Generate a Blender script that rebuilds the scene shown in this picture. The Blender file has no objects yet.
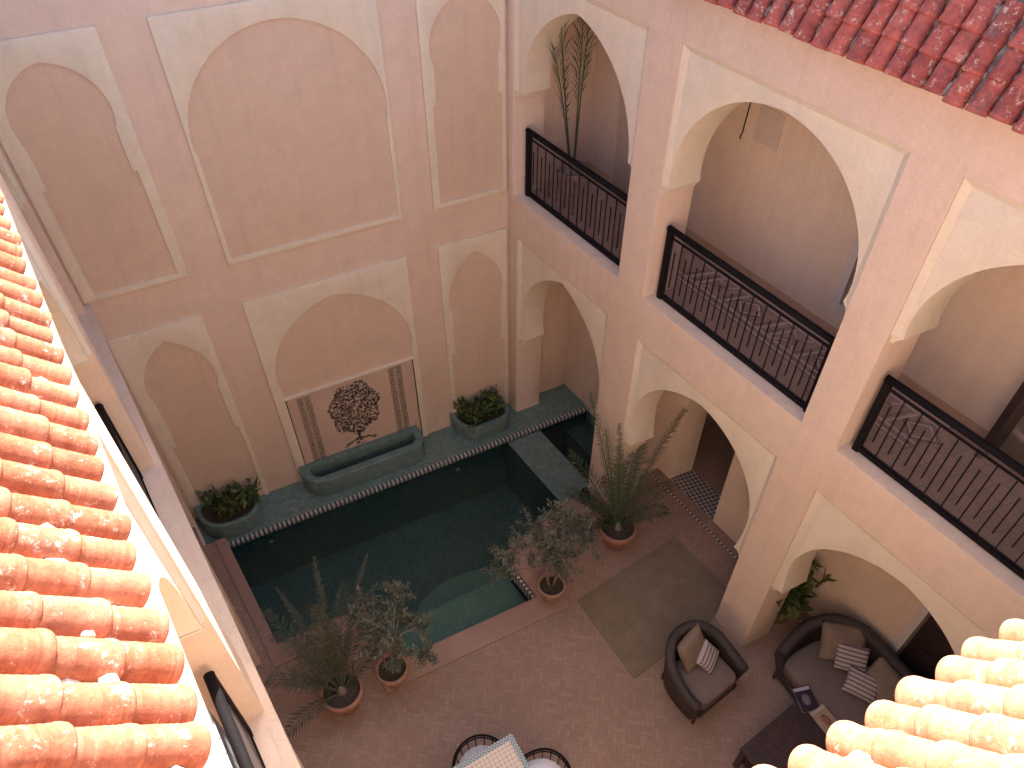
import bpy, bmesh, math, random
from mathutils import Vector, Matrix
random.seed(7)
PI = math.pi
C = bpy.context.scene.collection
A = -0.13638          # the side walls are not square to the back wall

# ------------------------------------------------------------------ materials
def new_mat(name):
    m = bpy.data.materials.new(name); m.use_nodes = True
    nt = m.node_tree; b = nt.nodes['Principled BSDF']
    return m, nt, b
def N(nt, typ, **kw):
    n = nt.nodes.new(typ)
    for k, v in kw.items(): setattr(n, k, v)
    return n
def L(nt, a, b): nt.links.new(a, b)
def coords(nt, scale=(1, 1, 1), rot=(0, 0, 0)):
    g = N(nt, 'ShaderNodeNewGeometry'); m = N(nt, 'ShaderNodeMapping')
    m.inputs['Scale'].default_value = scale; m.inputs['Rotation'].default_value = rot
    L(nt, g.outputs['Position'], m.inputs['Vector']); return m.outputs['Vector']
def noise(nt, vec, scale, detail=4, rough=.6, dist=0.):
    n = N(nt, 'ShaderNodeTexNoise'); n.inputs['Scale'].default_value = scale
    n.inputs['Detail'].default_value = detail; n.inputs['Roughness'].default_value = rough
    n.inputs['Distortion'].default_value = dist
    L(nt, vec, n.inputs['Vector']); return n.outputs['Fac']
def ramp(nt, fac, stops):
    r = N(nt, 'ShaderNodeValToRGB')
    while len(r.color_ramp.elements) < len(stops): r.color_ramp.elements.new(.5)
    for e, (p, c) in zip(r.color_ramp.elements, stops):
        e.position = p; e.color = (c[0], c[1], c[2], 1) if not isinstance(c, (int, float)) else (c, c, c, 1)
    L(nt, fac, r.inputs['Fac']); return r.outputs['Color']
def mix(nt, fac, a, b, mode='MIX'):
    m = N(nt, 'ShaderNodeMix', data_type='RGBA', blend_type=mode)
    for s, v in ((m.inputs[0], fac), (m.inputs[6], a), (m.inputs[7], b)):
        if isinstance(v, (int, float)): s.default_value = v
        elif isinstance(v, tuple): s.default_value = (v[0], v[1], v[2], 1)
        else: L(nt, v, s)
    return m.outputs[2]
def bump(nt, b, h, strength=.3, dist=.01):
    n = N(nt, 'ShaderNodeBump'); n.inputs['Strength'].default_value = strength; n.inputs['Distance'].default_value = dist
    L(nt, h, n.inputs['Height']); L(nt, n.outputs['Normal'], b.inputs['Normal'])
def sc(c, f): return tuple(x*f for x in c)

def plaster(name, col, alt, rough=.8):
    m, nt, b = new_mat(name); v = coords(nt)
    big = noise(nt, v, .9, 5, .6, .6); mid = noise(nt, v, 5, 6, .65, .4); fine = noise(nt, v, 45, 4, .6)
    c = mix(nt, ramp(nt, big, [(.35, 0), (.66, 1)]), col, alt)
    c = mix(nt, ramp(nt, mid, [(.35, .0), (.72, .42)]), c, sc(col, .80))
    c = mix(nt, ramp(nt, fine, [(.4, 0), (.8, .22)]), c, sc(alt, 1.16))
    # dirt rising from below and faint vertical washes
    vs = coords(nt, (5, 5, .35)); st = noise(nt, vs, 1.6, 4, .6)
    c = mix(nt, ramp(nt, st, [(.5, 0), (.78, .30)]), c, sc(col, .72))
    hl = noise(nt, coords(nt, (1.3, 1.3, 5)), 2.2, 8, .75, 2.5)
    c = mix(nt, ramp(nt, hl, [(.488, 0), (.5, .30), (.512, 0)]), c, sc(col, .6))
    L(nt, c, b.inputs['Base Color']); b.inputs['Roughness'].default_value = rough
    b.inputs['Specular IOR Level'].default_value = .25
    h = N(nt, 'ShaderNodeMath', operation='MULTIPLY_ADD'); L(nt, mid, h.inputs[0]); h.inputs[1].default_value = 2.2; L(nt, fine, h.inputs[2])
    bump(nt, b, h.outputs[0], .35, .012); return m

PINK = plaster('pink_tadelakt', (.685, .52, .40), (.715, .555, .44))
CREAM = plaster('cream_tadelakt', (.72, .62, .475), (.745, .65, .52))
FIELD = plaster('rose_panel_tadelakt', (.64, .475, .35), (.67, .505, .385))
INNER = plaster('gallery_tadelakt', (.735, .575, .435), (.76, .60, .465))
SKIRT = plaster('brown_skirting', (.50, .33, .22), (.54, .36, .25))
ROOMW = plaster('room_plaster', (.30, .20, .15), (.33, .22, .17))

def simple(name, col, rough=.6, metal=0., var=.25, scale=8, bumpv=.15, spec=.4):
    m, nt, b = new_mat(name); v = coords(nt)
    n1 = noise(nt, v, scale, 5, .65)
    c = mix(nt, ramp(nt, n1, [(.3, 0), (.75, 1)]), sc(col, 1-var), sc(col, 1+var))
    L(nt, c, b.inputs['Base Color']); b.inputs['Roughness'].default_value = rough; b.inputs['Metallic'].default_value = metal
    b.inputs['Specular IOR Level'].default_value = spec
    if bumpv: bump(nt, b, noise(nt, v, scale*6, 3), bumpv, .004)
    return m

def floor_mat():
    m, nt, b = new_mat('terracotta_paving')
    def bricks(rot):
        v = coords(nt, (1, 1, 1), (0, 0, rot))
        t = N(nt, 'ShaderNodeTexBrick'); L(nt, v, t.inputs['Vector'])
        t.inputs['Color1'].default_value = (0, 0, 0, 1); t.inputs['Color2'].default_value = (1, 1, 1, 1); t.inputs['Mortar'].default_value = (.5, .5, .5, 1)
        t.inputs['Scale'].default_value = 1; t.inputs['Mortar Size'].default_value = .003; t.inputs['Mortar Smooth'].default_value = .3
        t.inputs['Brick Width'].default_value = .15; t.inputs['Row Height'].default_value = .05; t.inputs['Bias'].default_value = 0
        return t
    a = bricks(.6); c_ = bricks(.6+PI/2)
    ch = N(nt, 'ShaderNodeTexChecker'); ch.inputs['Scale'].default_value = 1/.15; L(nt, coords(nt, rot=(0, 0, .6)), ch.inputs['Vector'])
    v = mix(nt, ch.outputs['Fac'], a.outputs['Color'], c_.outputs['Color'])
    mo = N(nt, 'ShaderNodeMix', data_type='FLOAT'); L(nt, ch.outputs['Fac'], mo.inputs[0]); L(nt, a.outputs['Fac'], mo.inputs[2]); L(nt, c_.outputs['Fac'], mo.inputs[3])
    base = ramp(nt, v, [(0, (.265, .166, .118)), (.5, (.30, .19, .138)), (1, (.335, .218, .162))])
    vv = coords(nt)
    big = noise(nt, vv, 1.1, 5, .6, .5)
    base = mix(nt, ramp(nt, big, [(.35, 0), (.7, .5)]), base, (.235, .15, .11))
    base = mix(nt, ramp(nt, noise(nt, vv, 16, 4), [(.45, 0), (.8, .3)]), base, (.35, .25, .195))
    base = mix(nt, mo.outputs[0], base, (.215, .148, .118))
    L(nt, base, b.inputs['Base Color'])
    r = ramp(nt, big, [(.3, .55), (.7, .78)]); L(nt, r, b.inputs['Roughness'])
    b.inputs['Specular IOR Level'].default_value = .3
    inv = N(nt, 'ShaderNodeMath', operation='SUBTRACT'); inv.inputs[0].default_value = 1; L(nt, mo.outputs[0], inv.inputs[1])
    bump(nt, b, inv.outputs[0], .4, .003); return m
FLOOR = floor_mat()

def zellige(name, c1, c2, c3, size=.06, rough=.25, grout=(.06, .08, .07)):
    m, nt, b = new_mat(name)
    g = N(nt, 'ShaderNodeNewGeometry')
    sx = N(nt, 'ShaderNodeSeparateXYZ'); L(nt, g.outputs['Position'], sx.inputs[0])
    # boxes of tile on every side: add height to both ground axes so upright faces get tiles too
    ax = N(nt, 'ShaderNodeMath', operation='ADD'); L(nt, sx.outputs[0], ax.inputs[0]); L(nt, sx.outputs[2], ax.inputs[1])
    ay = N(nt, 'ShaderNodeMath', operation='ADD'); L(nt, sx.outputs[1], ay.inputs[0]); L(nt, sx.outputs[2], ay.inputs[1])
    cb = N(nt, 'ShaderNodeCombineXYZ'); L(nt, ax.outputs[0], cb.inputs[0]); L(nt, ay.outputs[0], cb.inputs[1])
    t = N(nt, 'ShaderNodeTexBrick'); L(nt, cb.outputs[0], t.inputs['Vector'])
    t.inputs['Color1'].default_value = (0, 0, 0, 1); t.inputs['Color2'].default_value = (1, 1, 1, 1); t.inputs['Mortar'].default_value = (.5, .5, .5, 1)
    t.inputs['Scale'].default_value = 1; t.inputs['Mortar Size'].default_value = .0035
    t.inputs['Brick Width'].default_value = size; t.inputs['Row Height'].default_value = size
    col = ramp(nt, t.outputs['Color'], [(0, c1), (.5, c2), (1, c3)])
    vv = coords(nt)
    n = noise(nt, vv, 3.5, 6, .7, .6)
    col = mix(nt, ramp(nt, n, [(.35, 0), (.75, .6)]), col, sc(c1, .75))
    col = mix(nt, ramp(nt, noise(nt, vv, 12, 5, .7), [(.55, 0), (.8, .35)]), col, (.30, .34, .30))
    col = mix(nt, t.outputs['Fac'], col, grout)
    L(nt, col, b.inputs['Base Color']); b.inputs['Roughness'].default_value = rough
    bump(nt, b, noise(nt, vv, 14, 3), .25, .006); return m
ZGREEN = zellige('green_zellige', (.12, .185, .16), (.15, .225, .195), (.185, .265, .23), .06, .3, (.10, .14, .12))
ZDEEP = zellige('pool_zellige', (.125, .205, .18), (.155, .245, .21), (.19, .28, .245), .05, .25, (.08, .13, .12))
ZSTEP = zellige('step_zellige', (.21, .31, .245), (.24, .345, .275), (.27, .375, .31), .05, .3, (.14, .21, .17))  # tile lightened to stand for less light lost in shallow water
ZARC = zellige('arc_step_zellige', (.165, .26, .215), (.19, .29, .24), (.215, .32, .265), .05, .3, (.11, .17, .145))  # tone between step and basin, painted in for the middling water depth
ZWHITE = zellige('threshold_zellige', (.04, .035, .05), (.24, .2, .18), (.42, .37, .33), .045, .35, (.15, .12, .1))

def chk():
    m, nt, b = new_mat('threshold_checks'); ck = N(nt, 'ShaderNodeTexChecker'); ck.inputs['Scale'].default_value = 24; L(nt, coords(nt, rot=(0, 0, .9)), ck.inputs['Vector'])
    ck.inputs['Color1'].default_value = (.42, .37, .34, 1); ck.inputs['Color2'].default_value = (.05, .04, .055, 1)
    c = mix(nt, ramp(nt, noise(nt, coords(nt), 14, 4), [(.4, 0), (.7, .5)]), ck.outputs['Color'], (.25, .21, .19)); L(nt, c, b.inputs['Base Color']); b.inputs['Roughness'].default_value = .35; return m
ZCHK = chk()
def checker_trim(ax):
    m, nt, b = new_mat('black_white_mosaic')
    g = N(nt, 'ShaderNodeNewGeometry'); sx = N(nt, 'ShaderNodeSeparateXYZ'); L(nt, g.outputs['Position'], sx.inputs[0])
    s = N(nt, 'ShaderNodeMath', operation='ADD'); L(nt, sx.outputs[ax], s.inputs[0]); s.inputs[1].default_value = 0
    f = N(nt, 'ShaderNodeMath', operation='MULTIPLY'); L(nt, s.outputs[0], f.inputs[0]); f.inputs[1].default_value = 1/.062
    fr = N(nt, 'ShaderNodeMath', operation='FRACT'); L(nt, f.outputs[0], fr.inputs[0])
    c = ramp(nt, fr.outputs[0], [(0, (.03, .035, .035)), (.46, (.03, .035, .035)), (.5, (.50, .47, .42)), (.96, (.50, .47, .42)), (1, (.03, .035, .035))])
    c = mix(nt, ramp(nt, noise(nt, coords(nt), 9, 4), [(.4, 0), (.8, .5)]), c, (.16, .17, .15))
    L(nt, c, b.inputs['Base Color']); b.inputs['Roughness'].default_value = .35; return m
TRIM = checker_trim(0); TRIMY = checker_trim(1)

def roof_tile(name, c_lo, c_hi, lime, limeamt, dark=.25, rg=.85):
    m, nt, b = new_mat(name); v = coords(nt)
    at = N(nt, 'ShaderNodeAttribute', attribute_name='tone')
    c = mix(nt, at.outputs['Fac'], c_lo, c_hi)
    n = noise(nt, v, 11, 7, .75)
    c = mix(nt, ramp(nt, n, [(.38, 0), (.68, .75)]), c, sc(c_lo, .60))
    c = mix(nt, ramp(nt, noise(nt, v, 30, 6, .8), [(.45, 0), (.75, .5)]), c, sc(c_hi, 1.2))
    c = mix(nt, ramp(nt, noise(nt, v, 6, 4, .7), [(.52, 0), (.75, dark)]), c, (.10, .085, .08))
    n2 = noise(nt, v, 17, 9, .85)
    c = mix(nt, ramp(nt, n2, [(limeamt, 0), (limeamt+.045, .8)]), c, lime)
    n3 = noise(nt, v, 75, 5, .8)
    c = mix(nt, ramp(nt, n3, [(.64, 0), (.72, .6)]), c, lime)
    L(nt, c, b.inputs['Base Color']); b.inputs['Roughness'].default_value = max(rg, .5); b.inputs['Specular IOR Level'].default_value = .08
    bump(nt, b, noise(nt, v, 55, 7, .8), .7, .005); return m
TILE_O = roof_tile('orange_clay_tile', (.37, .125, .065), (.56, .245, .145), (.80, .68, .57), .565)
TILE_N = roof_tile('sun_lightened_clay_tile', (.50, .215, .11), (.66, .34, .20), (.85, .74, .62), .575)  # same clay as the orange tiles, stronger sun painted in as paler colour
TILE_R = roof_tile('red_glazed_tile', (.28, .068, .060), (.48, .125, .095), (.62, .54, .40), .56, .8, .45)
MORTAR = simple('lime_mortar', (.66, .56, .46), .9, var=.25, scale=22, bumpv=.9)
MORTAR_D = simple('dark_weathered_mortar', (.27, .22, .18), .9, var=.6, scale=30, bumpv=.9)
TERR = simple('terrace_plaster', (.62, .45, .38), .9, var=.1, scale=2)

BLACK = simple('black_iron', (.011, .009, .010), .75, 0, .2, 8, .1, .08)
WICKER = simple('dark_wicker', (.050, .038, .036), .6, 0, .5, 60, .8)
DARKWOOD = simple('dark_wood', (.045, .026, .024), .45, 0, .4, 14, .3)
CUSH = simple('taupe_cushion', (.17, .125, .108), .95, 0, .10, 5, .3, .1)
CUSH2 = simple('beige_pillow', (.22, .16, .12), .95, 0, .12, 6, .3, .1)
WHITEC = simple('white_cushion', (.72, .70, .74), .9, 0, .06, 5, .2, .1)
POT = simple('terracotta_pot', (.30, .15, .10), .8, 0, .25, 12, .3)
POT2 = simple('pale_terracotta_pot', (.34, .20, .14), .8, 0, .25, 12, .3)
SOIL = simple('soil', (.06, .042, .03), .95, 0, .5, 40, .9)
BARK = simple('olive_bark', (.20, .16, .12), .9, 0, .4, 30, .8)
FRAMEW = simple('pale_door_frame', (.62, .55, .50), .6, 0, .06)
JUTE = simple('brown_flat_weave', (.20, .15, .102), .95, 0, .16, 5, .3, .05)
INK = simple('dark_mosaic_chips', (.05, .047, .04), .6, 0, .4, 40)
MURALF = plaster('mural_clay', (.56, .41, .315), (.60, .44, .35))
GREYW = simple('grey_painted_wood', (.36, .37, .38), .7, 0, .15)
GLASSD = simple('dark_window_pane', (.012, .012, .016), .15, 0, .2)

def stripe_mat():
    m, nt, b = new_mat('striped_pillow_cloth')
    tc = N(nt, 'ShaderNodeTexCoord'); sx = N(nt, 'ShaderNodeSeparateXYZ'); L(nt, tc.outputs['Object'], sx.inputs[0])
    f = N(nt, 'ShaderNodeMath', operation='MULTIPLY'); L(nt, sx.outputs[1], f.inputs[0]); f.inputs[1].default_value = 22
    fr = N(nt, 'ShaderNodeMath', operation='FRACT'); L(nt, f.outputs[0], fr.inputs[0])
    c = ramp(nt, fr.outputs[0], [(0, (.42, .36, .34)), (.5, (.42, .36, .34)), (.58, (.17, .11, .10)), (.92, (.17, .11, .10)), (1, (.42, .36, .34))])
    L(nt, c, b.inputs['Base Color']); b.inputs['Roughness'].default_value = .95
    bump(nt, b, noise(nt, tc.outputs['Object'], 90, 3), .3, .003); return m
STRIPE = stripe_mat()

def leaf_mat(name, c1, c2, c3):
    m, nt, b = new_mat(name); at = N(nt, 'ShaderNodeAttribute', attribute_name='tone')
    c = ramp(nt, at.outputs['Fac'], [(0, c1), (.5, c2), (1, c3)])
    L(nt, c, b.inputs['Base Color']); b.inputs['Roughness'].default_value = .55; b.inputs['Specular IOR Level'].default_value = .3
    tr = N(nt, 'ShaderNodeBsdfTranslucent'); L(nt, c, tr.inputs['Color'])
    mx = N(nt, 'ShaderNodeMixShader'); mx.inputs[0].default_value = .25
    L(nt, b.outputs[0], mx.inputs[1]); L(nt, tr.outputs[0], mx.inputs[2]); L(nt, mx.outputs[0], nt.nodes['Material Output'].inputs['Surface']); return m
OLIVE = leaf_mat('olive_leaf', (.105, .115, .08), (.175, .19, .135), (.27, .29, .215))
PALML = leaf_mat('palm_leaf', (.035, .055, .03), (.075, .105, .055), (.15, .19, .09))
DRYPALM = leaf_mat('dusty_palm_leaf', (.05, .058, .035), (.105, .11, .07), (.19, .185, .12))
SHRUB = leaf_mat('shrub_leaf', (.03, .055, .02), (.075, .11, .035), (.20, .22, .07))

def water_mat():
    m, nt, b = new_mat('pool_water'); nt.nodes.remove(b)
    out = nt.nodes['Material Output']
    tr = N(nt, 'ShaderNodeBsdfTransparent'); tr.inputs['Color'].default_value = (.54, .67, .64, 1)
    gl = N(nt, 'ShaderNodeBsdfGlossy'); gl.inputs['Roughness'].default_value = .06; gl.inputs['Color'].default_value = (.9, .9, .9, 1)
    fr = N(nt, 'ShaderNodeFresnel'); fr.inputs['IOR'].default_value = 1.33
    bp = N(nt, 'ShaderNodeBump'); bp.inputs['Strength'].default_value = .25; bp.inputs['Distance'].default_value = .02
    L(nt, noise(nt, coords(nt), 5, 3), bp.inputs['Height']); L(nt, bp.outputs[0], gl.inputs['Normal']); L(nt, bp.outputs[0], fr.inputs['Normal'])
    mx = N(nt, 'ShaderNodeMixShader'); L(nt, fr.outputs[0], mx.inputs[0]); L(nt, tr.outputs[0], mx.inputs[1]); L(nt, gl.outputs[0], mx.inputs[2])
    L(nt, mx.outputs[0], out.inputs['Surface']); return m
WATER = water_mat()
def screen_mat():
    m, nt, b = new_mat('greyish_clear_pane'); out = nt.nodes['Material Output']  # clear pane with a greyish diffuse share
    b.inputs['Base Color'].default_value = (.26, .205, .20, 1); b.inputs['Roughness'].default_value = .4
    tr = N(nt, 'ShaderNodeBsdfTransparent'); tr.inputs['Color'].default_value = (.62, .60, .63, 1)
    mx = N(nt, 'ShaderNodeMixShader'); mx.inputs[0].default_value = .34
    L(nt, tr.outputs[0], mx.inputs[1]); L(nt, b.outputs[0], mx.inputs[2]); L(nt, mx.outputs[0], out.inputs['Surface']); return m
SCREEN = screen_mat()

def gallery_floor_mat():
    m, nt, b = new_mat('gallery_tile')
    t = N(nt, 'ShaderNodeTexBrick'); L(nt, coords(nt, rot=(0, 0, .13)), t.inputs['Vector'])
    t.inputs['Color1'].default_value = (.36, .22, .16, 1); t.inputs['Color2'].default_value = (.29, .17, .13, 1); t.inputs['Mortar'].default_value = (.16, .12, .11, 1)
    t.inputs['Scale'].default_value = 1; t.inputs['Mortar Size'].default_value = .005; t.inputs['Brick Width'].default_value = .18; t.inputs['Row Height'].default_value = .18
    c = mix(nt, ramp(nt, noise(nt, coords(nt), 6, 5), [(.4, 0), (.8, .6)]), t.outputs['Color'], (.20, .14, .12))
    L(nt, c, b.inputs['Base Color']); b.inputs['Roughness'].default_value = .5; return m
GFLOOR = gallery_floor_mat()

def table_mat():
    m, nt, b = new_mat('mosaic_table_top')
    tc = N(nt, 'ShaderNodeTexCoord'); mp = N(nt, 'ShaderNodeMapping'); L(nt, tc.outputs['Object'], mp.inputs['Vector'])
    mp.inputs['Rotation'].default_value = (0, 0, PI/4)
    ck = N(nt, 'ShaderNodeTexChecker'); ck.inputs['Scale'].default_value = 34; L(nt, mp.outputs[0], ck.inputs['Vector'])
    ck.inputs['Color1'].default_value = (.55, .47, .36, 1); ck.inputs['Color2'].default_value = (.42, .28, .22, 1)
    c = mix(nt, ramp(nt, noise(nt, tc.outputs['Object'], 30, 3), [(.4, 0), (.7, .6)]), ck.outputs['Color'], (.50, .42, .33))
    L(nt, c, b.inputs['Base Color']); b.inputs['Roughness'].default_value = .3; return m
def table_edge_mat():
    m, nt, b = new_mat('mosaic_table_border')
    tc = N(nt, 'ShaderNodeTexCoord'); ck = N(nt, 'ShaderNodeTexChecker'); ck.inputs['Scale'].default_value = 60; L(nt, tc.outputs['Object'], ck.inputs['Vector'])
    ck.inputs['Color1'].default_value = (.30, .33, .32, 1); ck.inputs['Color2'].default_value = (.07, .11, .13, 1)
    L(nt, ck.outputs['Color'], b.inputs['Base Color']); b.inputs['Roughness'].default_value = .3; return m
TTOP = table_mat(); TEDGE = table_edge_mat()

# ------------------------------------------------------------------ object helpers
def W(s, y, z=0.): return Vector((s+A*y, y, z))
def tag(o, label=None, cat=None, group=None, kind=None):
    if label: o['label'] = label
    if cat: o['category'] = cat
    if group: o['group'] = group
    if kind: o['kind'] = kind
    return o
def thing(name, label, cat, loc=(0, 0, 0), rz=0., group=None):
    o = bpy.data.objects.new(name, None); C.objects.link(o); o.location = loc; o.rotation_euler = (0, 0, rz)
    o.empty_display_size = .2
    return tag(o, label, cat, group)
def link(name, me, mats, parent=None, loc=(0, 0, 0)):
    o = bpy.data.objects.new(name, me); C.objects.link(o); o.location = loc
    if parent: o.parent = parent
    for m in (mats if isinstance(mats, (list, tuple)) else [mats]): me.materials.append(m)
    return o

class MB:
    def __init__(s): s.v = []; s.f = []; s.tone = []; s.sm = []
    def face(s, idx, tone=0., sm=False): s.f.append(tuple(idx)); s.tone.append(tone); s.sm.append(sm)
    def add(s, pts): n = len(s.v); s.v += [Vector(p) for p in pts]; return n
    def box(s, p0, p1, tone=0., M=None):
        x0, y0, z0 = p0; x1, y1, z1 = p1
        P = [Vector(p) for p in ((x0, y0, z0), (x1, y0, z0), (x1, y1, z0), (x0, y1, z0), (x0, y0, z1), (x1, y0, z1), (x1, y1, z1), (x0, y1, z1))]
        if M: P = [M @ p for p in P]
        n = s.add(P)
        for q in ((3, 2, 1, 0), (4, 5, 6, 7), (0, 1, 5, 4), (1, 2, 6, 5), (2, 3, 7, 6), (3, 0, 4, 7)): s.face([n+i for i in q], tone)
        return s
    def tube(s, pts, rad, n=8, tone=0., cap=True):
        pts = [Vector(p) for p in pts]; k = len(pts)
        if not isinstance(rad, (list, tuple)): rad = [rad]*k
        t0 = (pts[1]-pts[0]).normalized(); up = Vector((0, 0, 1)) if abs(t0.z) < .9 else Vector((1, 0, 0))
        a = t0.cross(up).normalized(); first = None
        rings = []
        for i in range(k):
            t = (pts[min(i+1, k-1)]-pts[max(i-1, 0)]).normalized()
            a = (a-t*a.dot(t)).normalized(); b = t.cross(a)
            rings.append(s.add([pts[i]+(a*math.cos(2*PI*j/n)+b*math.sin(2*PI*j/n))*rad[i] for j in range(n)]))
        for i in range(k-1):
            for j in range(n):
                s.face((rings[i]+j, rings[i]+(j+1) % n, rings[i+1]+(j+1) % n, rings[i+1]+j), tone, True)
        if cap:
            s.face([rings[0]+j for j in range(n)][::-1], tone); s.face([rings[-1]+j for j in range(n)], tone)
        return s
    def lathe(s, prof, c=(0, 0, 0), n=32, tone=0., closed=False, sx=1., sy=1.):
        c = Vector(c); rings = [s.add([c+Vector((r*sx*math.cos(2*PI*j/n), r*sy*math.sin(2*PI*j/n), z)) for j in range(n)]) for r, z in prof]
        m = len(prof); rng = range(m) if closed else range(m-1)
        for i in rng:
            i2 = (i+1) % m
            for j in range(n):
                s.face((rings[i]+j, rings[i]+(j+1) % n, rings[i2]+(j+1) % n, rings[i2]+j), tone, True)
        if not closed:
            s.face([rings[0]+j for j in range(n)][::-1], tone); s.face([rings[-1]+j for j in range(n)], tone)
        return s
    def leaf(s, p, d, w, l, nrm, tone):
        d = d.normalized(); side = d.cross(nrm)
        if side.length < 1e-4: side = Vector((1, 0, 0))
        side.normalize()
        n = s.add([p, p+d*l*.45+side*w*.5, p+d*l, p+d*l*.45-side*w*.5]); s.face((n, n+1, n+2, n+3), tone)
    def build(s, name, mats, parent=None, origin=None, shear=False, sharp=None):
        v = [W(*p) if shear else p for p in s.v]
        o0 = Vector(origin) if origin is not None else Vector((0, 0, 0))
        me = bpy.data.meshes.new(name); me.from_pydata([p-o0 for p in v], [], s.f)
        me.polygons.foreach_set('use_smooth', s.sm)
        at = me.attributes.new('tone', 'FLOAT', 'FACE'); at.data.foreach_set('value', s.tone)
        me.update()
        o = link(name, me, mats, parent)
        if not parent and origin is not None: o.location = o0
        return o

def slab(name, outer, holes, axis, t0, t1, mat, parent=None, shear=True, bev=.012, kind=None):
    """flat plate with holes; loops lie in (y,z) for axis 's', (s,z) for 'y', (s,y) for 'z'"""
    def P(a, b, t): return {'s': Vector((t, a, b)), 'y': Vector((a, t, b)), 'z': Vector((a, b, t))}[axis]
    bm = bmesh.new(); edges = []
    for lp in [outer]+holes:
        vs = [bm.verts.new(P(a, b, t0)) for a, b in lp]
        edges += [bm.edges.new((vs[i], vs[(i+1) % len(vs)])) for i in range(len(vs))]
    r = bmesh.ops.triangle_fill(bm, use_beauty=True, use_dissolve=False, edges=edges)
    fs = list(bm.faces)
    e = bmesh.ops.extrude_face_region(bm, geom=fs)
    d = {'s': Vector((1, 0, 0)), 'y': Vector((0, 1, 0)), 'z': Vector((0, 0, 1))}[axis]*(t1-t0)
    bmesh.ops.translate(bm, verts=[g for g in e['geom'] if isinstance(g, bmesh.types.BMVert)], vec=d)
    bmesh.ops.recalc_face_normals(bm, faces=bm.faces)
    if bev:
        es = [x for x in bm.edges if len(x.link_faces) == 2 and x.calc_face_angle(0) > .9]
        bmesh.ops.bevel(bm, geom=es, offset=bev, segments=2, profile=.6, affect='EDGES', clamp_overlap=True)
    if shear:
        for v in bm.verts: v.co = W(*v.co)
    me = bpy.data.meshes.new(name); bm.to_mesh(me); bm.free()
    me.polygons.foreach_set('use_smooth', [True]*len(me.polygons)); me.set_sharp_from_angle(angle=math.radians(28))
    o = link(name, me, mat, parent)
    if kind: o['kind'] = kind
    return o
def rect(a0, b0, a1, b1): return [(a0, b0), (a1, b0), (a1, b1), (a0, b1)]
def arch_pts(c, hm, zc, zt, zf, n=14):
    """pointed horseshoe from the left foot over the apex to the right foot"""
    h = zt-zc; e = max(.02, (h*h-hm*hm)/(2*hm)); r = hm+e
    th0 = math.asin(max(-.95, (zf-zc)/r)); th1 = math.acos(e/r)
    R = [(-e+r*math.cos(th0+(th1-th0)*i/n), zc+r*math.sin(th0+(th1-th0)*i/n)) for i in range(n+1)]
    R = [(hm-min(.045, (zc-zf)*.11)*((zc-b)/(zc-zf))**2, b) if b < zc else (a, b) for a, b in R]; R[-1] = (0, R[-1][1])
    return [(c-a, b) for a, b in R]+[(c+a, b) for a, b in R[-2::-1]]

# ------------------------------------------------------------------ ground, courtyard floor
ZL = -.15
g = MB(); g.box((-60, -60, -1.95), (60, 60, -1.8)); tag(g.build('ground', TERR), kind='structure')
pool_hole = [(-4.5, -.58), (-4.5, -2.35), (-3.42, -2.35), (-3.42, -3.17), (-1.62, -3.17), (-1.62, -2.44), (-.36, -2.10), (.985, -2.02), (.985, -.58)]
slab('courtyard_floor', [(-6.3, .5), (-6.3, -12), (4, -12), (4, .5)], [[(-4.78, .02), (-4.78, -.6), ] + [(-4.5, -.6)] + pool_hole[1:8] + [(1.02, -2.02), (1.02, .02)]], 'z', 0, -.12, FLOOR, kind='structure', bev=0)

# ------------------------------------------------------------------ pool
pool = thing('swimming_pool', 'green tiled plunge pool with stepped bay and submerged bench beneath the panelled wall', 'pool', W(-2.5, -1.6, -.2))
PO = pool.location
def pbuild(mb, name, mat, shear=True, parent=pool): return mb.build(name, mat, parent, PO, shear)
b = MB(); b.box((-4.52, -3.2, -1.4), (1.0, -.58, -1.3))
ph = pool_hole
for i in range(len(ph)):
    p, q = ph[i], ph[(i+1) % len(ph)]
    n = b.add([(p[0], p[1], -1.3), (q[0], q[1], -1.3), (q[0], q[1], -.135 if i < 7 else ZL-.03), (p[0], p[1], -.135 if i < 7 else ZL-.03)]); b.face((n, n+1, n+2, n+3))
pbuild(b, 'basin', ZDEEP)
b = MB(); b.box((-4.78, -.572, -1.3), (1.02, -.001, ZL)); pbuild(b, 'ledge', ZGREEN)
b = MB(); b.box((-4.5, -.635, ZL-.05), (1.0, -.575, ZL+.006)); b.box((-4.78, -.61, ZL-.06), (-4.5, -.58, ZL-.02)); pbuild(b, 'mosaic_border', TRIM)
b = MB(); b.box((-1.655, -3.15, -.20), (-1.622, -2.46, -.035)); pbuild(b, 'mosaic_border', TRIMY)
b = MB(); b.box((-3.40, -3.15, -1.28), (-1.65, -2.55, -.34)); pbuild(b, 'step', ZSTEP)
b = MB(); pts = [(-2.15+.95*math.cos(t), -2.95+.84*math.sin(t)) for t in [PI*i/24 for i in range(25)]]
n = b.add([(x, y, -.62) for x, y in pts]); n2 = b.add([(x, y, -1.29) for x, y in pts]); b.face([n+i for i in range(25)][::-1])
for i in range(24): b.face((n+i, n+i+1, n2+i+1, n2+i))
pbuild(b, 'curved_step', ZARC)
b = MB(); b.box((-.42, -2.06, -1.28), (.12, -.64, -.215)); pbuild(b, 'bench', ZGREEN)
b = MB(); b.box((.58, -2.0, -1.28), (.98, -.64, -.45)); pbuild(b, 'bench', ZGREEN)
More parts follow.
